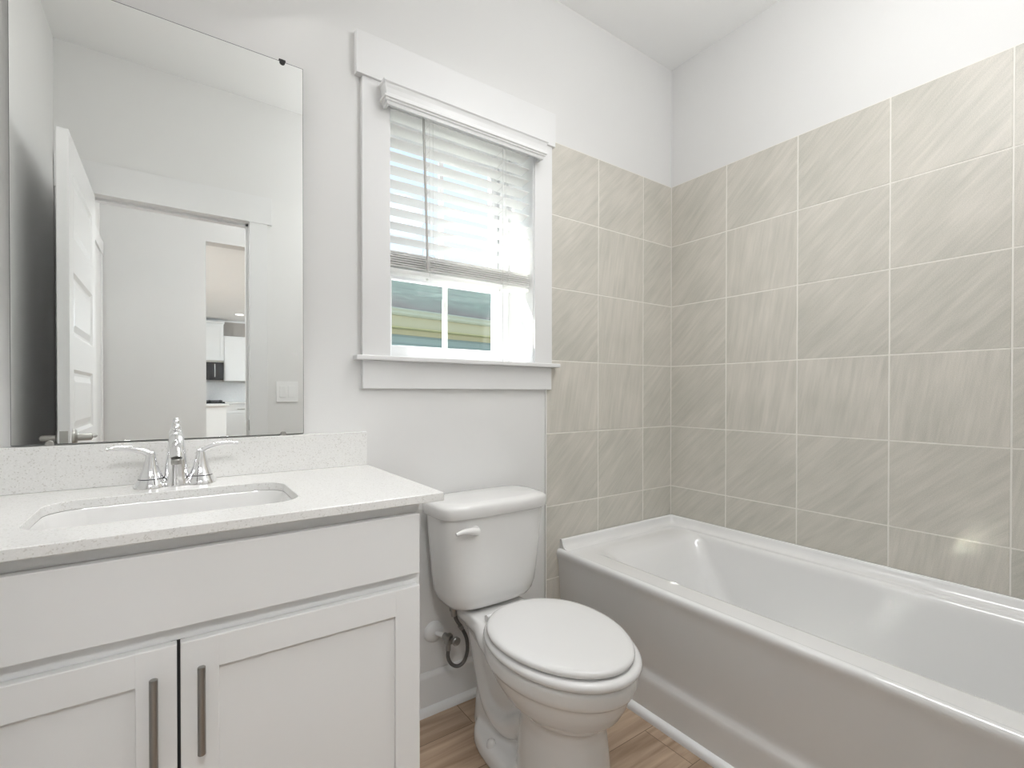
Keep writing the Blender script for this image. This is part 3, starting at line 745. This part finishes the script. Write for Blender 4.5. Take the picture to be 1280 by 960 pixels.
for d, z in prof_f:
    r = max(d * .9, .001); path = [(-.740, -d, z)]
    for i in range(7):
        a = radians(90 - 90 * i / 6); path.append((-d - r + r * cos(a), -d - r + r * sin(a), z))
    for i in range(7):
        a = radians(0 - 90 * i / 6); path.append((-d - r + r * cos(a), FY + d + r + r * sin(a), z))
    path.append((-.740, FY + d, z)); loops.append(path)
loft(bm, loops + [loops[0]], False, False, closed=False)
bmesh.ops.remove_doubles(bm, verts=bm.verts, dist=1e-6)
ends = [e for e in bm.edges if e.is_boundary]
if ends: bmesh.ops.contextual_create(bm, geom=ends)
obj('wall_flange', bm, M['acrylic'], tub, 50)
bm = bm_new(); lathe(bm, [(.030, 0), (.030, .003), (.022, .005), (.001, .003)], (-.37, -1.24, .083), 28)
obj('drain', bm, M['chrome'], tub, 40, label='round chrome tub drain')

# ------------------------------------------------------------------ doorway wall, door, switch
tr1 = thing('trim_1', ((DX0 + DX1) / 2, FY, 0), 'white flat casing and jamb round the bathroom doorway, seen in the mirror', 'door frame', kind='structure')
obj('casing', B(DX1 - .004, DX1 + .085, FY, FY + .012, 0, DZ - .004, bev=.001), M['trim'], tr1)
obj('casing', B(LX + .004, DX0 + .004, FY, FY + .012, 0, DZ - .004, bev=.001), M['trim'], tr1)
obj('head_casing', B(LX + .002, DX1 + .108, FY, FY + .016, DZ - .004, 2.205, bev=.001), M['trim'], tr1)
bm = bm_new()
box(bm, DX1 - .004, DX1 + .001, FY - .115, FY, 0, DZ); box(bm, DX0 - .001, DX0 + .004, FY - .115, FY, 0, DZ); box(bm, DX0, DX1, FY - .115, FY, DZ - .004, DZ + .001)
box(bm, DX1 - .016, DX1 - .004, FY - .085, FY - .045, 0, DZ - .004); box(bm, DX0 + .004, DX0 + .016, FY - .085, FY - .045, 0, DZ - .004); box(bm, DX0 + .004, DX1 - .004, FY - .085, FY - .045, DZ - .016, DZ - .004)
obj('jamb', bm, M['trim'], tr1)
obj('strike_plate', B(DX1 - .0055, DX1 - .0035, FY - .042, FY - .010, .90, .96, bev=.0005), M['nickel'], tr1, label='small metal strike plate')

door1 = thing('door_1', (-2.383, -1.14, 0), 'open white moulded panel door folded back along the left wall, seen in the mirror', 'door', kind='structure')
DXA, DXB, DY0, DY1, DH = -2.3995, -2.3655, FY + .004, -.788, 2.046
bm = bm_new()
ys0, ys1 = -1.395, -.875
tops = [1.918, 1.557, 1.196, .835, .474]; ph = .238
# stiles and rails, panels recessed with a raised field (both faces)
box(bm, DXA, DXB, DY0, ys0, .008, DH, bev=.001); box(bm, DXA, DXB, ys1, DY1, .008, DH, bev=.001)
zz = [DH] + [v for t in tops for v in (t, t - ph)] + [.008]
for i in range(0, len(zz), 2): box(bm, DXA, DXB, ys0 - .001, ys1 + .001, zz[i + 1], zz[i])
for t in tops:
    for s in (1, -1):
        xf = DXB if s > 0 else DXA
        def lp(o, dx): return [(xf - s * dx, ys0 + o, t - ph + o), (xf - s * dx, ys1 - o, t - ph + o), (xf - s * dx, ys1 - o, t - o), (xf - s * dx, ys0 + o, t - o)]
        loft(bm, [lp(0, .0), lp(.012, .0085), (lp(.022, .0085)), lp(.045, .002)], False, True)
slab = obj('slab', bm, M['trim'], door1, recalc=False)
hb = bm_new(); hy, hz = DY1 - .062, .945
for s in (1, -1):
    xf = DXB if s > 0 else DXA
    lathe(hb, [(.032, 0), (.032, s * .004), (.026, s * .010), (.013, s * .013), (.012, s * .045), (.011, s * .052)], (xf, hy, hz), 28, 'x')
    tube(hb, [(xf + s * .046, hy + .006, hz), (xf + s * .048, hy - .030, hz + .002), (xf + s * .046, hy - .070, hz), (xf + s * .050, hy - .108, hz - .003)], [.0105, .0085, .0075, .0080], 16, smooth=5)
obj('lever_handle', hb, M['nickel'], door1, 45, label='satin nickel lever handle')
obj('latch_plate', B(-2.394, -2.371, DY1 - .001, DY1 + .0012, hz - .028, hz + .028, bev=.0008), M['nickel'], door1, label='small metal latch plate on the door edge')

sw = thing('light_switch', (-1.52, FY, 1.058), 'white double rocker light switch plate, seen in the mirror', 'light switch')
obj('plate', B(-1.583, -1.467, FY, FY + .006, 1.058, 1.176, bev=.002), M['plastic'], sw)
for x in (-1.548, -1.502):
    bm = B(x - .0165, x + .0165, FY + .0055, FY + .0085, 1.084, 1.150, bev=.001)
    obj('rocker', bm, M['plastic'], sw)

# ------------------------------------------------------------------ hall and rooms beyond (seen in the mirror)
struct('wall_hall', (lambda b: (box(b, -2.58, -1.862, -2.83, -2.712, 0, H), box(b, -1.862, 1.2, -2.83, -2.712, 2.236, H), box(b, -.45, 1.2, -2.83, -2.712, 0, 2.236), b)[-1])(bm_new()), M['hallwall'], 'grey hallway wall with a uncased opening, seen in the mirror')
struct('wall_hall_left', B(-2.58, -2.462, -2.712, FY - .115, 0, H), M['wall'], 'short white hallway side wall with a door casing, seen in the mirror')
struct('wall_hall_right', B(1.2, 1.3, -2.83, FY - .115, 0, H), M['wall'], 'white end wall of the hallway')
struct('wall_hall_near', B(W, 1.3, FY - .115, FY - .02, 0, H), M['wall'], 'white hallway wall continuing past the bathroom')
struct('ceiling_hall', B(-2.58, 1.3, -2.83, FY - .115, H, H + .1), M['ceiling'], 'white hallway ceiling', 'ceiling')
t2 = thing('trim_2', (-2.46, -2.4, 0), 'white casing of a closed door on the hallway side wall, seen in the mirror', 'door frame', kind='structure')
obj('casing', B(-2.462, -2.446, -2.70, -2.62, 0, 2.03, bev=.001), M['trim'], t2)
obj('casing', B(-2.462, -2.446, -1.86, -1.78, 0, 2.03, bev=.001), M['trim'], t2)
obj('head_casing', B(-2.462, -2.442, -2.705, -1.77, 2.03, 2.12, bev=.001), M['trim'], t2)
obj('door_panel', B(-2.462, -2.452, -2.62, -1.86, .01, 2.03), M['trim'], t2)
struct('wall_far', B(-5.2, 3.6, -11.15, -11.05, 0, H), M['wall'], 'pale far wall behind the kitchen cabinets, seen in the mirror')
struct('wall_far_left', B(-5.2, -5.1, -11.05, -2.83, 0, H), M['wall'], 'pale left wall of the kitchen room')
struct('wall_far_right', B(3.5, 3.6, -11.05, -2.83, 0, H), M['wall'], 'pale right wall of the kitchen room')
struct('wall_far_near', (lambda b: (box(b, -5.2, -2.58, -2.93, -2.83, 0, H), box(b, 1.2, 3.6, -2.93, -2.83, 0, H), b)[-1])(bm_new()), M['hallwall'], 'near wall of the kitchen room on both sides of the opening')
struct('ceiling_far', B(-5.2, 3.6, -11.15, -2.83, H, H + .1), M['ceiling'], 'white ceiling of the kitchen room, seen in the mirror', 'ceiling')

KY = -11.048
def shaker(bm, x0, x1, z0, z1, y, s=.06):
    """shaker front facing +y at plane y"""
    box(bm, x0, x0 + s, y - .018, y, z0, z1); box(bm, x1 - s, x1, y - .018, y, z0, z1)
    box(bm, x0 + s, x1 - s, y - .018, y, z1 - s, z1); box(bm, x0 + s, x1 - s, y - .018, y, z0, z0 + s)
    box(bm, x0 + s - .002, x1 - s + .002, y - .018, y - .009, z0 + s - .002, z1 - s + .002)
def cabinet(name, x0, x1, z0, z1, depth, label, doors, drawers=(), hz='low', crown=False, grp=None):
    c = thing(name, ((x0 + x1) / 2, KY + depth / 2, z0), label, 'cabinet', grp)
    bm = B(x0, x1, KY, KY + depth - .02, z0, z1)
    if crown: box(bm, x0 - .015, x1 + .015, KY, KY + depth + .02, z1, z1 + .05, bev=.01)
    obj('body', bm, M['cabinet'], c)
    for a, b_, za, zb, hx in doors:
        bm = bm_new(); shaker(bm, a, b_, za, zb, KY + depth)
        d = obj('door', bm, M['cabinet'], c)
        hzz = za + .06 if hz == 'low' else zb - .16
        bm = bm_new(); tube(bm, [(hx, KY + depth + .03, hzz), (hx, KY + depth + .03, hzz + .12)], .007, 10)
        for q in (.015, .105): tube(bm, [(hx, KY + depth - .002, hzz + q), (hx, KY + depth + .03, hzz + q)], .005, 8)
        obj('handle', bm, M['nickel'], d, 40)
    for a, b_, za, zb in drawers:
        bm = bm_new(); shaker(bm, a, b_, za, zb, KY + depth, .035)
        d = obj('drawer', bm, M['cabinet'], c)
        xc = (a + b_) / 2; zc = (za + zb) / 2
        bm = bm_new(); tube(bm, [(xc - .07, KY + depth + .03, zc), (xc + .07, KY + depth + .03, zc)], .007, 10)
        for q in (-.055, .055): tube(bm, [(xc + q, KY + depth - .002, zc), (xc + q, KY + depth + .03, zc)], .005, 8)
        obj('handle', bm, M['nickel'], d, 40)
    return c
XS = -1.155
cabinet('upper_cabinet', XS - .76, XS, 1.82, 2.62, .36, 'tall white wall cabinet above the black microwave', [(XS - .755, XS - .385, 1.825, 2.60, XS - .43), (XS - .375, XS - .005, 1.825, 2.60, XS - .335)], crown=True)
cabinet('upper_cabinet', XS + .002, XS + .60, 1.38, 2.36, .33, 'white wall cabinet right of the black microwave', [(XS + .012, XS + .59, 1.385, 2.34, XS + .54)])
cabinet('base_cabinet', XS + .002, XS + .60, 0, .88, .60, 'white base cabinet with one drawer over a door, right of the range', [(XS + .012, XS + .59, .11, .66, XS + .54)], [(XS + .012, XS + .59, .68, .86)], hz='high')
kc = tag(obj('kitchen_countertop', B(XS + .001, XS + .62, KY + .012, KY + .63, .881, .92, bev=.003), M['quartz']), 'pale kitchen worktop on the base cabinet beside the range', 'countertop')
tag(obj('kitchen_backsplash', B(XS - .80, XS + .62, KY, KY + .011, .921, 1.379), M['graniteish']), 'pale stone backsplash behind the range', 'backsplash')
tag(obj('taupe_wall_panel', B(XS + .002, XS + .62, KY, KY + .02, 2.40, 2.70), M['upperwall']), 'taupe wall strip above the right wall cabinet', 'wall panel', kind='structure')
mw = thing('microwave', (XS - .38, KY + .2, 1.40), 'black over-range microwave under the tall wall cabinet', 'microwave')
obj('body', B(XS - .757, XS - .003, KY, KY + .38, 1.40, 1.78, bev=.004), M['black'], mw)
obj('door', B(XS - .755, XS - .15, KY + .381, KY + .40, 1.42, 1.775, bev=.003), M['black'], mw)
obj('control_panel', B(XS - .146, XS - .004, KY + .381, KY + .398, 1.42, 1.775, bev=.003), M['black'], mw)
obj('vent_strip', B(XS - .757, XS - .003, KY, KY + .37, 1.781, 1.815), M['nickel'], mw)
bm = bm_new(); tube(bm, [(XS - .17, KY + .43, 1.46), (XS - .17, KY + .43, 1.74)], .009, 10)
for z in (1.48, 1.72): tube(bm, [(XS - .17, KY + .39, z), (XS - .17, KY + .43, z)], .006, 8)
obj('handle', bm, M['nickel'], mw, 40)
rg = thing('range', (XS - .38, KY + .34, 0), 'black gas range with front knobs behind the kitchen island', 'stove')
obj('body', B(XS - .758, XS - .004, KY + .02, KY + .64, 0, .90, bev=.004), M['black'], rg)
obj('cooktop', B(XS - .758, XS - .004, KY + .02, KY + .66, .901, .925, bev=.004), M['black'], rg)
bm = bm_new()
for x in (XS - .70, XS - .50, XS - .38, XS - .26, XS - .06): box(bm, x - .006, x + .006, KY + .08, KY + .60, .926, .962)
for y in (.10, .34, .58): box(bm, XS - .72, XS - .04, KY + y - .006, KY + y + .006, .935, .955)
obj('grate', bm, M['rubber'], rg)
for k in range(5):
    bm = bm_new(); lathe(bm, [(.020, 0), (.020, -.02), (.016, -.03)], (XS - .68 + k * .15, KY + .66, .86), 16, 'y')
    obj('knob', bm, M['nickel'], rg, 40)
isl = thing('kitchen_island', (-1.9, -8.9, 0), 'white kitchen island with a pale overhanging top in front of the range', 'kitchen island')
obj('body', B(-3.2, -1.275, -9.35, -8.55, 0, .88, bev=.003), M['cabinet'], isl)
obj('top', B(-3.3, -1.235, -9.42, -8.47, .881, .915, bev=.004), M['quartz'], isl)
rl = thing('recessed_light', (-.93, -9.9, H), 'small round lit downlight in the kitchen ceiling, seen in the mirror', 'light')
bm = bm_new(); lathe(bm, [(.095, 0), (.095, -.006), (.075, -.008), (.070, -.002)], (-.93, -9.9, H), 28)
obj('trim_ring', bm, M['trim'], rl, 40)
bm = bm_new(); lathe(bm, [(.068, -.003), (.068, -.009)], (-.93, -9.9, H), 28)
obj('lens', bm, M['lens'], rl, 40, label='glowing round lens')

# ------------------------------------------------------------------ outside the window
struct('ground', B(-40, 40, .3, 60, -.5, -.4), M['ground'], 'ground between the houses', 'ground')
HR = Matrix.Rotation(radians(8.1), 4, 'Z')
HP = Vector((1.37, 7.36, 0))
nh = bpy.data.objects.new('neighbour_house', None); COL.objects.link(nh); nh.location = HP; nh.rotation_euler = (0, 0, radians(8.1))
ROOT[nh.name] = (0, 0, 0); tag(nh, 'teal-sided house with a shingle roof and pale green gutter outside the window', 'house')
GZ = 2.75
obj('siding_wall', B(-9, 12, .30, 6.0, -.4, GZ - .25), M['siding'], nh)
obj('soffit', B(-9.1, 12.1, .0, .32, GZ - .36, GZ - .33), M['gutterdark'], nh)
obj('frieze_board', B(-9.02, 12.02, .26, .30, GZ - .46, GZ - .36), M['gutter'], nh)
bm = bm_new(); extr(bm, [(.0, GZ), (-.115, GZ), (-.125, GZ - .02), (-.10, GZ - .06), (-.10, GZ - .10), (-.07, GZ - .13), (.0, GZ - .13)], -9.1, 12.1, 'x')
obj('gutter', bm, M['houseband'], nh)
obj('fascia', B(-9.1, 12.1, .0, .03, GZ - .34, GZ + .0), M['gutter'], nh)
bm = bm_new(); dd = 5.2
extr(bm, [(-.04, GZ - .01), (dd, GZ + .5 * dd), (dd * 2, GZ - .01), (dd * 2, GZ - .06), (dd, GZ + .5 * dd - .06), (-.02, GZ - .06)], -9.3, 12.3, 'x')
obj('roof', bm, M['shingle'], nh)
bm = bm_new(); extr(bm, [(dd - .15, GZ + .5 * dd - .04), (dd - .13, GZ + .5 * dd + .13), (dd + .13, GZ + .5 * dd + .13), (dd + .15, GZ + .5 * dd - .04)], -9.3, 12.3, 'x')
obj('ridge_cap', bm, M['gutter'], nh)
bm = bm_new(); box(bm, -.6, .42, .24, .31, .6, 2.02)
obj('window_trim', bm, M['paleteal'], nh)
bm = bm_new(); box(bm, -.5, .32, .235, .245, .7, 1.92)
obj('window_panel', bm, M['paleteal'], nh)
